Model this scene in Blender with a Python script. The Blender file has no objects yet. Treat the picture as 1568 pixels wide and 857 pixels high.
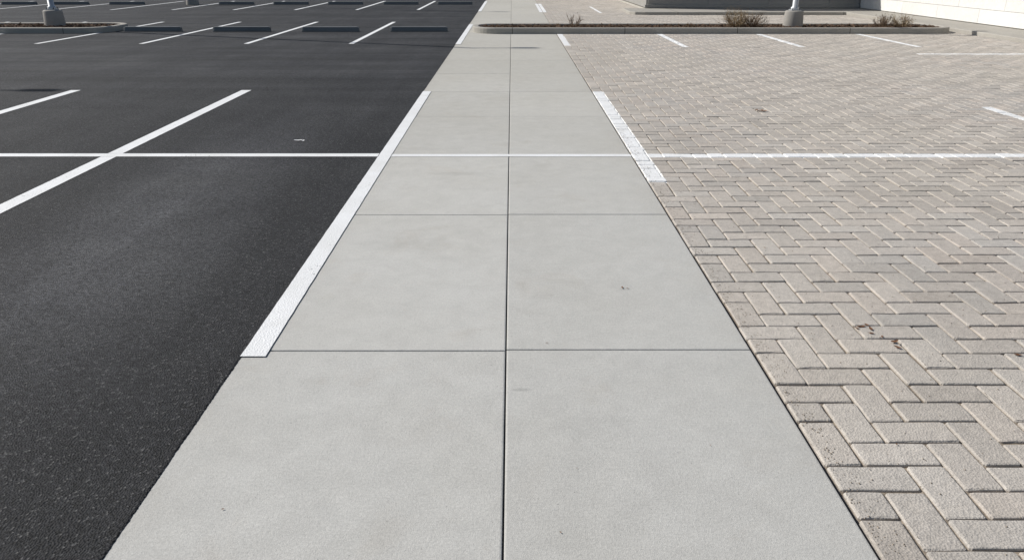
import bpy, math, random, bmesh
from mathutils import Vector, Matrix, noise as mnoise
random.seed(7)
scene = bpy.context.scene
COL = scene.collection

# ------------------------------------------------------------------ helpers
def link(o, parent=None):
    COL.objects.link(o)
    if parent: o.parent = parent
    return o
def mesh_obj(name, verts, faces, mat, parent=None, smooth=False):
    me = bpy.data.meshes.new(name)
    me.from_pydata(verts, [], faces); me.update()
    if mat: me.materials.append(mat)
    if smooth:
        for p in me.polygons: p.use_smooth = True
    return link(bpy.data.objects.new(name, me), parent)
def empty(name, loc=(0,0,0)):
    e = bpy.data.objects.new(name, None); e.location = loc; e.empty_display_size = .3
    return link(e)
def bevel(o, w, seg=2):
    m = o.modifiers.new('bevel','BEVEL'); m.width=w; m.segments=seg; m.limit_method='ANGLE'; m.angle_limit=math.radians(30)
def box(name, x0,x1,y0,y1,z0,z1, mat, parent=None, bv=0):
    v=[(x0,y0,z0),(x1,y0,z0),(x1,y1,z0),(x0,y1,z0),(x0,y0,z1),(x1,y0,z1),(x1,y1,z1),(x0,y1,z1)]
    f=[(0,3,2,1),(4,5,6,7),(0,1,5,4),(1,2,6,5),(2,3,7,6),(3,0,4,7)]
    o=mesh_obj(name,v,f,mat,parent)
    if bv: bevel(o,bv)
    return o
class NT:
    def __init__(s, name):
        s.m = bpy.data.materials.new(name); s.m.use_nodes=True
        s.t = s.m.node_tree; s.t.nodes.clear()
        s.out = s.t.nodes.new('ShaderNodeOutputMaterial')
        s.b = s.t.nodes.new('ShaderNodeBsdfPrincipled')
        s.t.links.new(s.b.outputs[0], s.out.inputs[0])
        s.geo = s.t.nodes.new('ShaderNodeNewGeometry')
        s.pos = s.geo.outputs['Position']
    def set(s, inp, v):
        if isinstance(v,bpy.types.NodeSocket): s.t.links.new(v, inp)
        else:
            if hasattr(inp.default_value,'__len__') and len(inp.default_value)==4 and not isinstance(v,(int,float)) and len(v)==3: v=(*v,1)
            inp.default_value = v
    def math(s, op, a, b=0.0, c=None, clamp=False):
        n=s.t.nodes.new('ShaderNodeMath'); n.operation=op; n.use_clamp=clamp
        s.set(n.inputs[0],a); s.set(n.inputs[1],b)
        if c is not None: s.set(n.inputs[2],c)
        return n.outputs[0]
    def noise(s, scale, detail=4, rough=.55, vec=None, dist=0):
        n=s.t.nodes.new('ShaderNodeTexNoise'); s.set(n.inputs['Vector'], vec or s.pos)
        n.inputs['Scale'].default_value=scale; n.inputs['Detail'].default_value=detail
        n.inputs['Roughness'].default_value=rough; n.inputs['Distortion'].default_value=dist
        return n.outputs['Fac']
    def voro(s, scale, out='Distance', vec=None):
        n=s.t.nodes.new('ShaderNodeTexVoronoi'); s.set(n.inputs['Vector'], vec or s.pos)
        n.inputs['Scale'].default_value=scale
        return n.outputs[out]
    def vscale(s, v):
        n=s.t.nodes.new('ShaderNodeVectorMath'); n.operation='MULTIPLY'; s.set(n.inputs[0],s.pos); n.inputs[1].default_value=v
        return n.outputs[0]
    def ramp(s, f, lo, hi, a=0.0, b=1.0):
        n=s.t.nodes.new('ShaderNodeMapRange'); n.clamp=True
        s.set(n.inputs[0],f); n.inputs[1].default_value=lo; n.inputs[2].default_value=hi
        n.inputs[3].default_value=a; n.inputs[4].default_value=b
        return n.outputs[0]
    def mix(s, f, a, b, mode='MIX'):
        n=s.t.nodes.new('ShaderNodeMix'); n.data_type='RGBA'; n.blend_type=mode
        s.set(n.inputs[0],f); s.set(n.inputs[6],a); s.set(n.inputs[7],b)
        return n.outputs[2]
    def mulv(s, col, f):
        n=s.t.nodes.new('ShaderNodeVectorMath'); n.operation='SCALE'
        s.set(n.inputs[0],col); s.set(n.inputs['Scale'],f); return n.outputs[0]
    def bump(s, h, strength=.5, dist=.003, prev=None):
        n=s.t.nodes.new('ShaderNodeBump'); n.inputs['Strength'].default_value=strength; n.inputs['Distance'].default_value=dist
        s.set(n.inputs['Height'],h)
        if prev: s.set(n.inputs['Normal'],prev)
        return n.outputs[0]
    def attr(s, name):
        n=s.t.nodes.new('ShaderNodeAttribute'); n.attribute_name=name; return n.outputs['Fac']
    def xyz(s):
        n=s.t.nodes.new('ShaderNodeSeparateXYZ'); s.set(n.inputs[0],s.pos); return n.outputs
    def fin(s, col, rough=.85, normal=None, spec=.3, alpha=None):
        s.set(s.b.inputs['Base Color'],col); s.set(s.b.inputs['Roughness'],rough)
        s.b.inputs['Specular IOR Level'].default_value=spec
        if normal: s.set(s.b.inputs['Normal'],normal)
        if alpha is not None: s.set(s.b.inputs['Alpha'],alpha)
        return s.m

# ------------------------------------------------------------------ materials
def mat_asphalt():
    n=NT('asphalt')
    vn=n.t.nodes.new('ShaderNodeTexVoronoi'); n.set(vn.inputs['Vector'],n.pos); vn.inputs['Scale'].default_value=115
    agg=vn.outputs['Distance']
    sep=n.t.nodes.new('ShaderNodeSeparateColor'); n.set(sep.inputs[0],vn.outputs['Color'])
    fine=n.noise(240,2,.7); mid=n.noise(24,3,.7); big=n.noise(.55,3,.6)
    streak=n.noise(1.0,3,.6,vec=n.vscale((2.2,.22,1)))
    cross=n.noise(1.0,4,.6,vec=n.vscale((.12,1.5,1)),dist=.6)
    o=n.xyz()
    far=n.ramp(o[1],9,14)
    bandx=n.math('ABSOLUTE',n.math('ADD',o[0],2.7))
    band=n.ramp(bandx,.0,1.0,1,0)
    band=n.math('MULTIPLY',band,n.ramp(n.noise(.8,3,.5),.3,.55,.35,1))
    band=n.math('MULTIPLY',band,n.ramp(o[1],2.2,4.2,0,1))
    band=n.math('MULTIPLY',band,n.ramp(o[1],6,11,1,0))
    v=n.ramp(streak,.3,.7,.78,1.25)
    v=n.math('MULTIPLY',v,n.ramp(big,.3,.7,.80,1.22))
    v=n.math('MULTIPLY',v,n.ramp(mid,.3,.7,.80,1.20))
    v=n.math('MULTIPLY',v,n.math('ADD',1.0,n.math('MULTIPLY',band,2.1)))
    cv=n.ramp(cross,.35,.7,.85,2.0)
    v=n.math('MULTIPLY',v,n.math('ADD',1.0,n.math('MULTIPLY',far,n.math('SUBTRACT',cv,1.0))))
    v=n.math('MULTIPLY',v,n.ramp(sep.outputs[0],0,1,.25,1.75))
    spark=n.math('GREATER_THAN',sep.outputs[1],.93)  # sun glints on the aggregate, painted into the base colour as pale specks
    col=n.mulv(n.mix(n.ramp(big,.4,.7),(.0185,.0185,.020),(.0215,.0215,.022)),v)
    col=n.mix(n.math('MULTIPLY',spark,n.ramp(sep.outputs[2],0,1,.1,.85)),col,(.12,.118,.115))
    b=n.bump(agg,1.0,.005); b=n.bump(fine,.4,.002,b)
    return n.fin(col,.80,b,.22)
def mat_concrete(name, c1,c2, bumps=.35, stain=1.0, joints=False, walk=False):
    n=NT(name)
    big=n.noise(.7,4,.6); mid=n.noise(6,4,.7,dist=.4); fine=n.noise(230,2,.7); f2=n.noise(80,3,.65)
    brush=n.noise(1,2,.6,vec=n.vscale((14,150,60)))
    t=n.attr('tint'); o=n.xyz()
    col=n.mix(n.ramp(big,.32,.68),c1,c2)
    st=n.noise(1.9,5,.62,dist=.8)
    col=n.mix(n.ramp(st,.57,.78,0,.28*stain),col,(.35,.295,.235))
    if walk:
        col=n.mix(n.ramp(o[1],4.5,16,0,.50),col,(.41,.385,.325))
        ed=n.ramp(n.math('ABSOLUTE',n.math('ADD',o[0],.065)),1.0,1.27,0,1)
        col=n.mix(n.math('MULTIPLY',ed,n.ramp(n.noise(3,4,.65),.4,.7,0,.28)),col,(.33,.30,.25))
    v=n.ramp(mid,.3,.7,.94,1.05)
    v=n.math('MULTIPLY',v,n.ramp(fine,.3,.7,.84,1.13))
    v=n.math('MULTIPLY',v,n.ramp(f2,.3,.7,.91,1.07))
    v=n.math('MULTIPLY',v,n.ramp(brush,.3,.7,.965,1.035))
    v=n.math('MULTIPLY',v,n.math('ADD',1.0,t))
    vn=n.t.nodes.new('ShaderNodeTexVoronoi'); n.set(vn.inputs['Vector'],n.pos); vn.inputs['Scale'].default_value=30
    sc=n.t.nodes.new('ShaderNodeSeparateColor'); n.set(sc.inputs[0],vn.outputs['Color'])
    pin=n.math('MULTIPLY',n.math('LESS_THAN',vn.outputs['Distance'],.09),n.math('GREATER_THAN',sc.outputs[0],.88))
    v=n.math('MULTIPLY',v,n.math('SUBTRACT',1.0,n.math('MULTIPLY',pin,.35)))
    if joints:
        fr=n.math('FRACT',n.math('DIVIDE',o[0],3.05))
        v=n.math('MULTIPLY',v,n.math('SUBTRACT',1.0,n.math('MULTIPLY',n.math('LESS_THAN',fr,.006),.75)))
    if walk:
        for (sx,sy,ax,ay,k) in ((.04,3.04,.045,.015,.22),(.67,4.2,.03,.02,.12),(.35,2.75,.16,.12,.05),(-.75,5.0,.35,.14,.06),(-.5,6.9,.3,.06,.07)):
            dx=n.math('DIVIDE',n.math('SUBTRACT',o[0],sx),ax); dy=n.math('DIVIDE',n.math('SUBTRACT',o[1],sy),ay)
            dd=n.math('ADD',n.math('MULTIPLY',dx,dx),n.math('MULTIPLY',dy,dy))
            dd=n.math('ADD',dd,n.math('MULTIPLY',n.math('SUBTRACT',mid,.5),2.0))
            v=n.math('MULTIPLY',v,n.ramp(dd,.1,1.5,1-k,1))
    col=n.mulv(col,v)
    b=n.bump(fine,bumps*1.3,.002); b=n.bump(f2,bumps*.9,.003,b)
    return n.fin(col,.88,b,.22)
def mat_simple(name,c,rough=.6,spec=.4,nscale=30,amt=.15,metal=0,bstr=.2):
    n=NT(name); f=n.noise(nscale,3,.6); g=n.noise(nscale*.1,3,.6)
    v=n.math('MULTIPLY',n.ramp(f,.3,.7,1-amt,1+amt),n.ramp(g,.3,.7,1-amt,1+amt))
    n.b.inputs['Metallic'].default_value=metal
    return n.fin(n.mulv(n.mix(0.0,c,c),v),rough,n.bump(f,bstr,.004),spec)
def paint_wear(n,lo=.31,hi=.38):
    w=n.noise(38,4,.75); w2=n.noise(3.0,3,.6)
    a=n.math('ADD',w,n.ramp(w2,.3,.75,.12,-.05))
    return n.ramp(a,lo,hi)
def paint_col(n):
    d=n.noise(2.3,4,.65,dist=.5); f=n.noise(120,3,.7)
    c=n.mix(n.ramp(d,.4,.8),(.80,.80,.79),(.68,.675,.65))
    return n.mulv(c,n.ramp(f,.3,.7,.88,1.04))
def mat_paint():
    n=NT('road_paint'); g=n.voro(92)
    return n.fin(paint_col(n),.6,n.bump(g,.6,.004),.35,alpha=paint_wear(n))

PAVER_PAINT=[(1.215,1.375,6.60,11.75),(1.20,12.3,7.53,7.69),
  (3.91,4.06,18.3,21.7),(6.60,6.75,18.3,21.7),(9.28,9.43,18.3,21.7),
  (8.6,12.3,16.75,16.90),(6.30,6.44,5.0,10.4),(11.2,11.33,5.0,10.4),(3.36,3.46,31.0,35.5),
  (1.22,1.37,18.6,21.7),(1.22,1.35,31.5,38.0)]
def paint_mask(n,o,lo,hi):
    j=n.math('MULTIPLY',n.math('SUBTRACT',n.noise(14,2,.7),.5),.018)
    px=n.math('ADD',o[0],j); py=n.math('ADD',o[1],j); acc=None
    for (x0,x1,y0,y1) in PAVER_PAINT:
        m=n.math('MULTIPLY',n.math('COMPARE',px,(x0+x1)/2,(x1-x0)/2),n.math('COMPARE',py,(y0+y1)/2,(y1-y0)/2))
        acc=m if acc is None else n.math('MAXIMUM',acc,m)
    return n.math('MULTIPLY',acc,paint_wear(n,lo,hi))
def mat_paver():
    n=NT('concrete_paver')
    t=n.attr('tint'); t2=n.attr('tint2')
    col=n.mix(t2,(.430,.402,.365),(.460,.408,.355))
    col=n.mix(n.ramp(n.noise(.35,3,.6),.35,.65),col,(.455,.415,.362))
    mid=n.noise(20,4,.7); fine=n.noise(200,2,.75); pit=n.voro(110)
    pc=n.voro(50)
    v=n.math('ADD',1.0,t)
    v=n.math('MULTIPLY',v,n.ramp(mid,.3,.7,.87,1.10))
    v=n.math('MULTIPLY',v,n.ramp(fine,.3,.7,.76,1.18))
    v=n.math('MULTIPLY',v,n.ramp(pc,.05,.22,.74,1.0))
    v=n.math('MULTIPLY',v,n.ramp(n.noise(.9,3,.6),.3,.7,.93,1.06))
    col=n.mulv(col,v)
    col=n.mix(n.ramp(n.noise(6,5,.72,dist=.6),.55,.72,0,.5),col,(.52,.47,.405))
    acc=paint_mask(n,n.xyz(),.26,.32)
    col=n.mix(acc,col,paint_col(n))
    b=n.bump(pit,.5,.004); b=n.bump(fine,.5,.002,b); b=n.bump(mid,.5,.008,b)
    return n.fin(col,.92,b,.18)
def mat_jsand():
    n=NT('joint_sand'); f=n.noise(110,3,.7); g=n.noise(4,3,.6)
    v=n.math('MULTIPLY',n.ramp(f,.3,.7,.5,1.5),n.ramp(g,.3,.7,.7,1.3))
    col=n.mulv(n.mix(0.0,(.25,.21,.165),(.25,.21,.165)),v)
    col=n.mix(n.math('MULTIPLY',paint_mask(n,n.xyz(),.32,.40),.9),col,paint_col(n))
    return n.fin(col,.95,n.bump(f,.5,.004),.1)

M_ASPH=mat_asphalt()
M_CONC=mat_concrete('sidewalk_concrete',(.500,.491,.460),(.468,.456,.420),.5,1.0,walk=True)
M_KERB=mat_concrete('kerb_concrete',(.38,.36,.32),(.33,.31,.275),.5,1.2,True)
M_STOP=mat_concrete('wheel_stop_concrete',(.17,.178,.178),(.135,.143,.145),.5,.2)
M_LBASE=mat_concrete('lamp_base_concrete',(.34,.32,.29),(.29,.275,.25),.5,1.0)
M_PAVER=mat_paver()
M_PAINT=mat_paint()
M_SEAL=mat_simple('joint_sealant',(.012,.012,.016),.8,.3)
M_SAND=mat_simple('grit_sand',(.27,.225,.175),.95,.1,120,.35)
M_JSAND=mat_jsand()
M_DIRT=mat_simple('dirt_ground',(.24,.20,.155),.95,.1,2,.2)
M_MULCH=mat_simple('bark_mulch',(.12,.078,.052),.95,.15,40,.45,bstr=.8)
M_POLE=mat_simple('painted_steel_pole',(.45,.46,.47),.4,.5,20,.04,.3,.03)
M_HEAD=mat_simple('lamp_housing',(.10,.10,.105),.45,.5,20,.05,.3,.03)
M_LENS=mat_simple('lamp_lens',(.7,.7,.68),.2,.5,5,.02)
M_WALL=mat_concrete('cream_block',(.71,.70,.67),(.68,.665,.63),.3,.2)
M_WALLG=mat_concrete('grey_block',(.33,.32,.30),(.29,.28,.26),.5,.6)
M_MORT=mat_simple('mortar',(.42,.40,.36),.95,.1,60,.1)
M_GLASS=mat_simple('window_glass',(.03,.04,.05),.08,.6,3,.05,0,.0)
M_TWIG=mat_simple('dry_twig',(.17,.12,.08),.9,.15,60,.35)
M_STRAW=mat_simple('dry_straw',(.29,.22,.14),.9,.15,60,.3)
M_LEAF=mat_simple('dry_leaf',(.17,.085,.045),.85,.2,90,.4)

# ------------------------------------------------------------------ ground
mesh_obj('ground',[(-400,-400,-.06),(400,-400,-.06),(400,400,-.06),(-400,400,-.06)],[(0,1,2,3)],M_DIRT)

WL,WR,WC=-1.335,1.200,-.030
v=[];f=[]
y=-4.0; pts=[]
while y<75:
    a=.0024*(mnoise.noise(Vector((y*6,0,0)))+1.3*mnoise.noise(Vector((y*37,3,0)))+1.2*mnoise.noise(Vector((y*90,3,4))))
    pts.append((WL-.002+a,y)); y+=.008 if y<7 else .08 if y<25 else .5
for (x,yy) in pts:
    v += [(x,yy,-.03),(x,yy,.0015),(x-.006,yy,.004),(-3.0,yy,.004)]
for i in range(len(pts)-1):
    a=4*i;b=a+4
    for k in range(3): f.append((a+k,b+k,b+k+1,a+k+1))
k=len(v); v += [(-110,-4,.004),(-110,pts[-1][1],.004)]
f.append(tuple([k]+[(4*i+3) for i in range(len(pts))]+[k+1]))
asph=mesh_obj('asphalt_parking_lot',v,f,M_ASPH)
bm=bmesh.new(); bm.from_mesh(asph.data); bmesh.ops.recalc_face_normals(bm,faces=bm.faces)
for fc in bm.faces:
    if fc.normal.z<-.5: fc.normal_flip()
bm.to_mesh(asph.data); bm.free()

def slabs():
    v=[];f=[];tint=[]
    ys=[-2.82,-.74,1.34,3.42,5.66,7.60,9.74,11.75,13.75,15.75,17.80]
    while ys[-1]<64: ys.append(ys[-1]+2.06)
    for i in range(len(ys)-1):
        for side,(x0,x1) in enumerate(((WL-.03,WC-.0035),(WC+.0035,WR))):
            off=.012*side
            y0,y1=ys[i]+.004+off,ys[i+1]-.004+off
            c=.008; zt=random.uniform(-.0008,.0008)
            k=len(v)
            for (ins,z) in ((0,-.05),(0,-.004),(c*.3,-.0012),(c,0)):
                v += [(x0+ins,y0+ins,z+zt),(x1-ins,y0+ins,z+zt),(x1-ins,y1-ins,z+zt),(x0+ins,y1-ins,z+zt)]
            t=random.uniform(-.045,.03)
            for r in range(3):
                for e in range(4):
                    a=k+4*r+e; b=k+4*r+(e+1)%4
                    f.append((a,b,b+4,a+4)); tint.append(t)
            f.append((k+12,k+13,k+14,k+15)); tint.append(t)
    o=mesh_obj('concrete_sidewalk',v,f,M_CONC)
    a=o.data.attributes.new('tint','FLOAT','FACE'); a.data.foreach_set('value',tint)
slabs()
mesh_obj('sidewalk_joint_sealant',[(WL,-3,-.011),(WR+.012,-3,-.011),(WR+.012,64,-.011),(WL,64,-.011)],[(0,1,2,3)],M_SEAL)

def pavers():
    u=.154; gap=.0050
    X0=WR+.010; Y0=-2.0; NX=int((14.0-X0)/u); NY=int(62/u)
    v=[];f=[];t1=[];t2=[]
    def brick(x0,x1,y0,y1):
        x0+=gap;x1-=gap;y0+=gap;y1-=gap
        near=(y0<10)
        z=.003+random.gauss(0,.0012); tx=random.gauss(0,.006); ty=random.gauss(0,.006)
        cx,cy=(x0+x1)/2,(y0+y1)/2
        c=.007; k=len(v)
        jx=random.gauss(0,.0016); jy=random.gauss(0,.0016)
        rings=((0,-.035),(0,-.0065),(.0022,-.0022),(.007,0)) if near else ((0,-.035),(0,-.005),(.006,0))
        chip=random.randrange(12) if random.random()<.3 else -1
        for ri,(ins,dz) in enumerate(rings):
            a,b,d,e=x0+ins,x1-ins,y0+ins,y1-ins
            q=c if near else 0
            if near: P=[(a+q,d),((a+b)/2,d),(b-q,d),(b,d+q),(b,(d+e)/2),(b,e-q),(b-q,e),((a+b)/2,e),(a+q,e),(a,e-q),(a,(d+e)/2),(a,d+q)]
            else: P=[(a,d),(b,d),(b,e),(a,e)]
            for pi,(px,py) in enumerate(P):
                w=random.gauss(0,.0014) if (near and ins>0) else 0
                w2=random.gauss(0,.0014) if (near and ins>0) else 0
                if near and ri==3 and pi==chip:
                    px+=(cx-px)*.14; py+=(cy-py)*.14
                v.append((px+jx+w,py+jy+w2,z+dz+(px-cx)*tx+(py-cy)*ty))
        n=12 if near else 4
        a=random.gauss(0,.05); b=random.random()
        for r in range(len(rings)-1):
            for e in range(n):
                p=k+n*r+e; q=k+n*r+(e+1)%n
                f.append((p,q,q+n,p+n)); t1.append(a); t2.append(b)
        top=k+n*(len(rings)-1)
        f.append(tuple(range(top,top+n))); t1.append(a); t2.append(b)
    for i in range(-1,NX+1):
        for j in range(-1,NY):
            kk=(i-j)%4
            if kk==0:
                a=max(i,0); b=min(i+2,NX+1)
                if b>a: brick(X0+a*u,X0+b*u,Y0+j*u,Y0+(j+1)*u)
            elif kk==3 and i>=0:
                brick(X0+i*u,X0+(i+1)*u,Y0+j*u,Y0+(j+2)*u)
    o=mesh_obj('brick_paver_paving',v,f,M_PAVER)
    a=o.data.attributes.new('tint','FLOAT','FACE'); a.data.foreach_set('value',t1)
    a=o.data.attributes.new('tint2','FLOAT','FACE'); a.data.foreach_set('value',t2)
pavers()
mesh_obj('paver_joint_sand',[(WR+.013,-3,-.008),(14.3,-3,-.008),(14.3,61,-.008),(WR+.013,61,-.008)],[(0,1,2,3)],M_JSAND)

def stripe(name,x0,x1,y0,y1,z=.0075):
    L=max(x1-x0,y1-y0); n=min(max(6,int(L/.04)),400)
    v=[];f=[]; s=random.uniform(0,100); alongy=(y1-y0)>(x1-x0)
    for i in range(n+1):
        t=i/n; a=.003*mnoise.noise(Vector((s+t*L*8,1,0))); b=.003*mnoise.noise(Vector((s+t*L*8,9,0)))
        if alongy: v+=[(x0+a,y0+t*(y1-y0),z),(x1+b,y0+t*(y1-y0),z)]
        else: v+=[(x0+t*(x1-x0),y1+a,z),(x0+t*(x1-x0),y0+b,z)]
    for i in range(n): f.append((2*i,2*i+1,2*i+3,2*i+2))
    return mesh_obj(name,v,f,M_PAINT)
stripe('parking_line',WL-.006,WL+.118,3.35,11.75,.0056)
stripe('parking_line',-60,WL-.010,7.55,7.68)
stripe('parking_line',WL+.122,WR-.002,7.568,7.672,.003)
for x in (-4.03,-6.62,-9.2,-11.8,-14.4,-17.0):
    stripe('parking_line',x-.075,x+.075,-2,7.545)
    stripe('parking_line',x-.075,x+.075,7.685,11.85)
for k in range(1,16):
    x=-1.33-2.5*k
    stripe('parking_line',x-.06,x+.06,19.0,26.2)
    stripe('parking_line',x-.06,x+.06,33.0,40.6)
    stripe('parking_line',x-.06,x+.06,47.0,54.0)
stripe('parking_line',WL-.006,WL+.12,18.9,25.2,.0056)
stripe('parking_line',WL-.006,WL+.12,32.0,40.5,.0056)
stripe('parking_line',WR-.13,WR-.002,31.5,38.0,.0035)
mesh_obj('asphalt_seam',[(-11.0,22.04,.0055),(WL-.01,22.04,.0055),(WL-.01,22.10,.0055),(-11.0,22.10,.0055)],[(0,1,2,3)],M_SEAL)

# ------------------------------------------------------------------ wheel stops
def wheel_stop(cx,cy):
    L=.80; v=[];f=[]
    prof=[(-.085,0),(-.085,.03),(-.055,.125),(-.04,.135),(.04,.135),(.055,.125),(.085,.03),(.085,0)]
    xs=[(-L,.82),(-L+.05,1.0),(-.45,1),(.45,1),(L-.05,1.0),(L,.82)]
    for (x,s) in xs:
        for (py,pz) in prof: v.append((cx+x,cy+py*s,.004+pz*s))
    n=len(prof)
    for i in range(len(xs)-1):
        for e in range(n-1):
            a=i*n+e; f.append((a,a+n,a+n+1,a+1))
    f.append(tuple(range(n))); f.append(tuple(reversed(range((len(xs)-1)*n,len(xs)*n))))
    p=empty('wheel_stop')
    o=mesh_obj('stop_body',v,f,M_STOP,p)
    bm=bmesh.new(); bm.from_mesh(o.data); bmesh.ops.recalc_face_normals(bm,faces=bm.faces); bm.to_mesh(o.data); bm.free()
    bevel(o,.01)
    for sx in (-.5,.5):
        mv=[];mf=[]
        for zz in (.146,.13):
            for i in range(8):
                a=i*math.pi/4; mv.append((cx+sx+.015*math.cos(a),cy+.015*math.sin(a),zz))
        mf.append(tuple(range(8)))
        for i in range(8): mf.append((i,8+i,8+(i+1)%8,(i+1)%8))
        mesh_obj('stop_pin',mv,mf,M_HEAD,p)
for k in range(0,4): wheel_stop(-2.6-2.5*k+random.gauss(0,.03),22.5+random.gauss(0,.03))
for k in range(7,12): wheel_stop(-2.6-2.5*k,22.5)
for k in range(0,12):
    if k!=5: wheel_stop(-2.6-2.5*k+random.gauss(0,.03),37.2)

# ------------------------------------------------------------------ kerbed planter islands
def rrect(x0,x1,y0,y1,r,n=10):
    P=[]
    for (cx,cy,a0) in ((x1-r,y0+r,-90),(x1-r,y1-r,0),(x0+r,y1-r,90),(x0+r,y0+r,180)):
        for i in range(n+1):
            a=math.radians(a0+90*i/n); P.append((cx+r*math.cos(a),cy+r*math.sin(a)))
    return P
def island(x0,x1,y0,y1,r,h=.155,t=.17,chips=350,fill=M_MULCH,name='planter_bed'):
    p=empty(name)
    prof=[(0,-.03),(.008,h-.03),(.016,h-.010),(.035,h),(t-.02,h),(t,h-.015),(t,h-.12)]
    v=[];f=[]
    loops=[rrect(x0+i,x1-i,y0+i,y1-i,max(r-i,.02)) for (i,z) in prof]
    n=len(loops[0])
    for l,(i,z) in zip(loops,prof):
        for q in l: v.append((q[0],q[1],z))
    for a in range(len(prof)-1):
        for e in range(n):
            f.append((a*n+e,a*n+(e+1)%n,(a+1)*n+(e+1)%n,(a+1)*n+e))
    mesh_obj('kerb',v,f,M_KERB,p)
    gx=max(8,int((x1-x0)/.10)); gy=max(6,int((y1-y0)/.10)); v=[];f=[]
    ax0,ax1,ay0,ay1=x0+t-.01,x1-t+.01,y0+t-.01,y1-t+.01
    rr=max(r-t,.05)
    def inside(x,y):
        qx=max(ax0+rr-x,0,x-(ax1-rr)); qy=max(ay0+rr-y,0,y-(ay1-rr))
        return math.hypot(qx,qy)<=rr
    for j in range(gy+1):
        for i in range(gx+1):
            x=ax0+(ax1-ax0)*i/gx; y=ay0+(ay1-ay0)*j/gy
            qx=(ax0+rr-x) if x<ax0+rr else ((ax1-rr)-x if x>ax1-rr else 0)
            qy=(ay0+rr-y) if y<ay0+rr else ((ay1-rr)-y if y>ay1-rr else 0)
            d=math.hypot(qx,qy)
            if d>rr and qx and qy:
                s=1-rr/d; x+=qx*s; y+=qy*s
            z=h-.05+.02*mnoise.noise(Vector((x*1.3,y*1.3,0)))+.018*mnoise.noise(Vector((x*7,y*7,2)))
            v.append((x,y,z))
    for j in range(gy):
        for i in range(gx):
            a=j*(gx+1)+i; f.append((a,a+1,a+gx+2,a+gx+1))
    mesh_obj('mulch',v,f,fill,p)
    v=[];f=[]
    for _ in range(chips):
        x=random.uniform(ax0+.05,ax1-.05); y=random.uniform(ay0+.05,ay1-.05)
        if not inside(x,y): continue
        z=h-.04+random.uniform(-.015,.025)
        R=Matrix.Rotation(random.uniform(0,6.28),3,'Z')@Matrix.Rotation(random.gauss(0,.5),3,'X')@Matrix.Rotation(random.gauss(0,.4),3,'Y')
        l=random.uniform(.02,.06); w=random.uniform(.008,.022); hh=.006
        k=len(v)
        for c in ((-l,-w,-hh),(l,-w*.6,-hh),(l*.9,w,-hh),(-l,w*.7,-hh),(-l*.9,-w,hh),(l,-w*.5,hh),(l*.8,w,hh),(-l,w*.6,hh)):
            q=R@Vector(c); v.append((x+q.x,y+q.y,z+q.z))
        for c in ((4,5,6,7),(0,1,5,4),(1,2,6,5),(2,3,7,6),(3,0,4,7)): f.append(tuple(k+i for i in c))
    if v: mesh_obj('bark_chips',v,f,M_MULCH,p)
    return p
island(-1.10,12.15,21.75,23.55,.75,chips=3300)
island(-17.6,-11.1,21.8,23.9,.8,chips=1500)
island(-23.2,-19.8,16.2,18.8,.7,chips=500)

# ------------------------------------------------------------------ lamps
def cyl(name,segs,prof,mat,parent,x,y,smooth=True):
    v=[];f=[]
    for (r,z) in prof:
        for i in range(segs):
            a=2*math.pi*i/segs; v.append((x+r*math.cos(a),y+r*math.sin(a),z))
    for k in range(len(prof)-1):
        for i in range(segs):
            f.append((k*segs+i,k*segs+(i+1)%segs,(k+1)*segs+(i+1)%segs,(k+1)*segs+i))
    f.append(tuple(range((len(prof)-1)*segs,len(prof)*segs)))
    o=mesh_obj(name,v,f,mat,parent)
    if smooth:
        for q in o.data.polygons: q.use_smooth=len(q.vertices)==4
    return o
def lamp(x,y,H,z0=.10,arm=1.5,rb=.265):
    p=empty('street_lamp')
    cyl('concrete_base',32,[(rb*1.06,z0-.09),(rb*1.05,z0+.03),(rb*.95,z0+.40),(rb*.91,z0+.425),(rb*.80,z0+.44)],M_LBASE,p,x,y)
    zb=z0+.44
    box('base_plate',x-.13,x+.13,y-.13,y+.13,zb+.001,zb+.025,M_POLE,p,.006)
    for sx in(-.10,.10):
        for sy in (-.10,.10): cyl('anchor_bolt',8,[(.014,zb+.026),(.014,zb+.07)],M_HEAD,p,x+sx,y+sy,False)
    cyl('pole',24,[(.11,zb+.027),(.11,zb+.09),(.080,zb+.10),(.062,H)],M_POLE,p,x,y)
    box('arm',x+.02,x+arm-.5,y-.03,y+.03,H-.12,H-.05,M_POLE,p,.01)
    box('lamp_head',x+arm-.52,x+arm+.05,y-.11,y+.11,H-.15,H-.05,M_HEAD,p,.025)
    box('lens',x+arm-.47,x+arm,y-.08,y+.08,H-.158,H-.152,M_LENS,p)
lamp(-13.15,23.2,10.4)
lamp(-21.2,17.2,10.9)
lamp(7.98,22.9,3.3,arm=.9)
lamp(-14.6,37.2,11.0,z0=.0)

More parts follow.
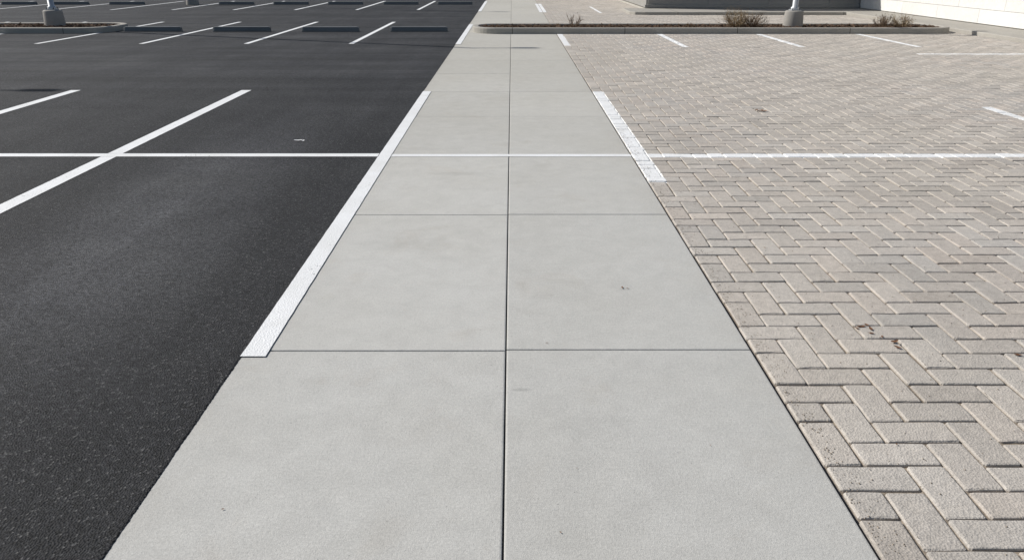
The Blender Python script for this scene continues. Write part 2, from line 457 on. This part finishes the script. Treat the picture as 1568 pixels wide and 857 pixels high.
# ------------------------------------------------------------------ building
def block_wall(name,axis,const,a0,a1,z0,z1,bh,bl,mat,parent,out,depth=.06,gap=.004):
    v=[];f=[];t=[]
    nz=int(round((z1-z0)/bh)); c=.004
    for r in range(nz):
        s=a0-(bl/2 if r%2 else 0)
        while s<a1-1e-4:
            p0=max(s,a0)+gap; p1=min(s+bl,a1)-gap; s+=bl
            if p1-p0<.02: continue
            q0=z0+r*bh+gap; q1=z0+(r+1)*bh-gap; k=len(v); tt=random.gauss(0,.02)
            for (ins,dd) in ((0,0),(0,depth-c),(c,depth)):
                for (p,q) in ((p0+ins,q0+ins),(p1-ins,q0+ins),(p1-ins,q1-ins),(p0+ins,q1-ins)):
                    if axis=='x': v.append((p,const+out*dd,q))
                    else: v.append((const+out*dd,p,q))
            for rr in range(2):
                for e in range(4):
                    a=k+4*rr+e; b=k+4*rr+(e+1)%4; f.append((a,b,b+4,a+4)); t.append(tt)
            f.append((k+8,k+9,k+10,k+11)); t.append(tt)
    o=mesh_obj(name,v,f,mat,parent)
    a=o.data.attributes.new('tint','FLOAT','FACE'); a.data.foreach_set('value',t)
    bm=bmesh.new(); bm.from_mesh(o.data); bmesh.ops.recalc_face_normals(bm,faces=bm.faces); bm.to_mesh(o.data); bm.free()
    return o
B=empty('office_building')
box('main_core',13.9,30,12.0,46,-.02,4.8,M_MORT,B)
box('wing_core',5.4,13.88,32.4,46,-.02,3.6,M_MORT,B)
block_wall('main_wall','y',13.9,12.0,32.33,.12,1.72,.40,2.4,M_WALL,B,-1)
block_wall('main_wall_upper','y',13.9,12.0,32.33,3.32,4.92,.40,2.4,M_WALL,B,-1)
block_wall('main_end_wall','x',12.0,13.9,30,.12,4.92,.40,2.4,M_WALL,B,-1)
block_wall('wing_wall','x',32.4,5.4,13.8,.12,3.72,.60,2.4,M_WALLG,B,-1)
block_wall('wing_end_wall','y',5.4,32.4,46,.12,3.72,.60,2.4,M_WALLG,B,-1)
box('wing_plinth',5.28,13.80,32.26,32.338,.12,.24,M_WALLG,B,.01)
box('wing_coping',5.25,13.83,32.25,46.1,3.73,3.85,M_WALL,B,.01)
box('main_coping',13.80,30.1,11.85,46.1,4.93,5.08,M_WALL,B,.01)
for i in range(6):
    y0=12.6+i*3.3
    box('window_glass',13.86,13.895,y0,y0+2.6,1.74,3.30,M_GLASS,B)
    box('window_pier',13.84,13.898,y0+2.605,y0+3.29,1.725,3.315,M_WALL,B,.01)
def apron():
    P=[(12.3,8),(13.89,8),(13.89,32.39),(4.4,32.39),(4.4,30.3),(4.55,29.95),(4.9,29.8),(12.3,29.8)]
    n=len(P); v=[]
    for z in (-.03,.105): v+=[(x,y,z) for (x,y) in P]
    f=[(i,(i+1)%n,n+(i+1)%n,n+i) for i in range(n)]+[tuple(range(n,2*n))]
    o=mesh_obj('building_walkway',v,f,M_KERB)
    bm=bmesh.new(); bm.from_mesh(o.data); bmesh.ops.recalc_face_normals(bm,faces=bm.faces); bm.to_mesh(o.data); bm.free()
    bevel(o,.02)
apron()

# ------------------------------------------------------------------ dry plants
def shrub(x,y,h,r,n,mat,seed,z=.10,name='dry_shrub',lf=.5):
    rnd=random.Random(seed); v=[];f=[]
    def twig(p,d,l,w,depth):
        segs=4; pts=[p]; dd=d.normalized()
        for i in range(segs):
            dd=(dd+Vector((rnd.gauss(0,.16),rnd.gauss(0,.16),rnd.gauss(0,.10)))).normalized()
            pts.append(pts[-1]+dd*l/segs)
        s=Vector((-dd.y,dd.x,0)); s=s.normalized() if s.length>1e-3 else Vector((1,0,0)); s2=dd.cross(s).normalized()
        k=len(v)
        for i,q in enumerate(pts):
            ww=w*(1-.75*i/segs)
            for a in range(3):
                o=(s*math.cos(a*2.094)+s2*math.sin(a*2.094))*ww; v.append(tuple(q+o))
        for i in range(segs):
            for a in range(3):
                b=(a+1)%3; f.append((k+3*i+a,k+3*i+b,k+3*i+3+b,k+3*i+3+a))
        if depth>0:
            for i in (1,2,3):
                for _ in range(2):
                    twig(pts[i],(dd+Vector((rnd.gauss(0,.6),rnd.gauss(0,.6),rnd.uniform(0,.5)))),l*.5,w*.55,depth-1)
        elif rnd.random()<lf:
            q=pts[-1]; e=Vector((rnd.gauss(0,1),rnd.gauss(0,1),rnd.gauss(0,1))).normalized()*.018; g=e.cross(Vector((rnd.random(),rnd.random(),1))).normalized()*.010
            k=len(v); v.extend([tuple(q-e),tuple(q+g),tuple(q+e),tuple(q-g)]); f.append((k,k+1,k+2,k+3))
    for i in range(n):
        a=rnd.uniform(0,6.28); s=rnd.uniform(0,1)**.6
        d=Vector((math.cos(a)*s*r/h,math.sin(a)*s*r/h,rnd.uniform(.5,1.0)))
        p=Vector((x+math.cos(a)*s*r*.3,y+math.sin(a)*s*r*.3,z-.02))
        twig(p,d,h*rnd.uniform(.75,1.15),.008,1)
    return mesh_obj(name,v,f,mat)
shrub(6.35,22.7,.48,.50,62,M_STRAW,1)
shrub(6.75,22.6,.42,.50,42,M_TWIG,2)
shrub(1.72,22.7,.34,.25,12,M_TWIG,3)
shrub(4.95,22.5,.14,.45,60,M_TWIG,4)
shrub(10.45,22.7,.34,.28,30,M_TWIG,5)
shrub(10.95,22.6,.36,.30,34,M_STRAW,6)
shrub(-15.6,22.7,.12,.5,50,M_TWIG,8)
shrub(-14.8,22.9,.12,.4,30,M_TWIG,9)

# ------------------------------------------------------------------ fallen leaves and litter
def leaves(name,spots,mat):
    rnd=random.Random(31); v=[];f=[]
    for (x,y,z,s) in spots:
        R=Matrix.Rotation(rnd.uniform(0,6.28),3,'Z'); curl=rnd.uniform(.3,.9)
        k=len(v); N=6
        for i in range(N+1):
            t=i/N*2-1; w=.42*(1-t*t)**.7+.02
            w*=rnd.uniform(.75,1.15)
            for (sd,zz) in ((-1,.35),(0,0),(1,.35)):
                q=R@Vector((t*s,sd*w*s,(curl*t*t*.35+zz*w*curl)*s+.002)); v.append((x+q.x,y+q.y,z+q.z))
        for i in range(N):
            for c in (0,1):
                p=k+3*i+c; f.append((p,p+3,p+4,p+1))
    return mesh_obj(name,v,f,mat)
sp=[(1.86,3.68,.006,.024),(1.90,3.65,.006,.02),(1.88,3.60,.006,.016),(1.955,3.50,.006,.024),(1.945,3.44,.006,.02),(1.90,3.70,.006,.015),(1.83,3.66,.006,.015),(1.92,3.56,.006,.012),
    (2.50,3.36,.006,.022),(2.56,3.32,.006,.024),(2.53,3.30,.006,.018),(2.62,3.40,.006,.015),(3.24,10.1,.006,.06),(3.28,10.06,.006,.05),(3.20,10.14,.006,.04),
    (3.0,5.2,.006,.012),(1.55,2.6,.006,.007),(1.72,4.9,.006,.010)]
leaves('dry_leaves',sp,M_LEAF)
sp=[(.178,3.50,.001,.007),(.66,4.22,.001,.013),(.69,4.212,.001,.008),(-1.03,2.21,.001,.006),(.166,2.09,.001,.005),(.25,2.45,.001,.003),(-.6,3.9,.001,.003),(.8,2.6,.001,.003)]
leaves('leaf_fragments',sp,M_LEAF)
leaves('litter_scrap',[(-2.33,8.3,.006,.05),(-2.27,8.27,.006,.03)],M_PAINT)
def grit():
    rnd=random.Random(5); v=[];f=[]
    for _ in range(2500):
        x=WR+.02+abs(rnd.gauss(0,.05)) if rnd.random()<.4 else rnd.uniform(WR,5)
        y=rnd.uniform(1.5,9); s=rnd.uniform(.0012,.0032); k=len(v); z=.005
        for c in ((-1,-1,0),(1,-.8,0),(.8,1,0),(-1,.9,0),(0,0,1.2)):
            v.append((x+c[0]*s,y+c[1]*s,z+c[2]*s))
        f+= [(k,k+1,k+4),(k+1,k+2,k+4),(k+2,k+3,k+4),(k+3,k,k+4)]
    mesh_obj('loose_grit',v,f,M_SAND)
grit()

# ------------------------------------------------------------------ light
L=Vector((13.0,-5.45,-11.0)).normalized()
sun=bpy.data.lights.new('sun','SUN'); sun.energy=5.0; sun.angle=math.radians(.5); sun.color=(1,.968,.92)
so=link(bpy.data.objects.new('sun',sun)); so.location=(-20,15,30); so.rotation_euler=L.to_track_quat('-Z','Y').to_euler()
w=bpy.data.worlds.new('World'); scene.world=w; w.use_nodes=True
nt=w.node_tree; bg=nt.nodes['Background']; sky=nt.nodes.new('ShaderNodeTexSky'); sky.sky_type='NISHITA'
sky.sun_disc=False; sky.sun_elevation=math.radians(38); sky.sun_rotation=math.radians(292.7)
nt.links.new(sky.outputs[0],bg.inputs[0]); bg.inputs[1].default_value=.08

# ------------------------------------------------------------------ camera
cam=bpy.data.cameras.new('camera'); co=link(bpy.data.objects.new('camera',cam))
cam.sensor_width=36; cam.lens=26.94; cam.clip_start=.05; cam.clip_end=1500
co.location=(0,0,1.8); co.rotation_euler=(math.radians(90-22.5),0,0)
scene.camera=co
scene.view_settings.view_transform='Standard'; scene.view_settings.look='None'; scene.view_settings.exposure=0
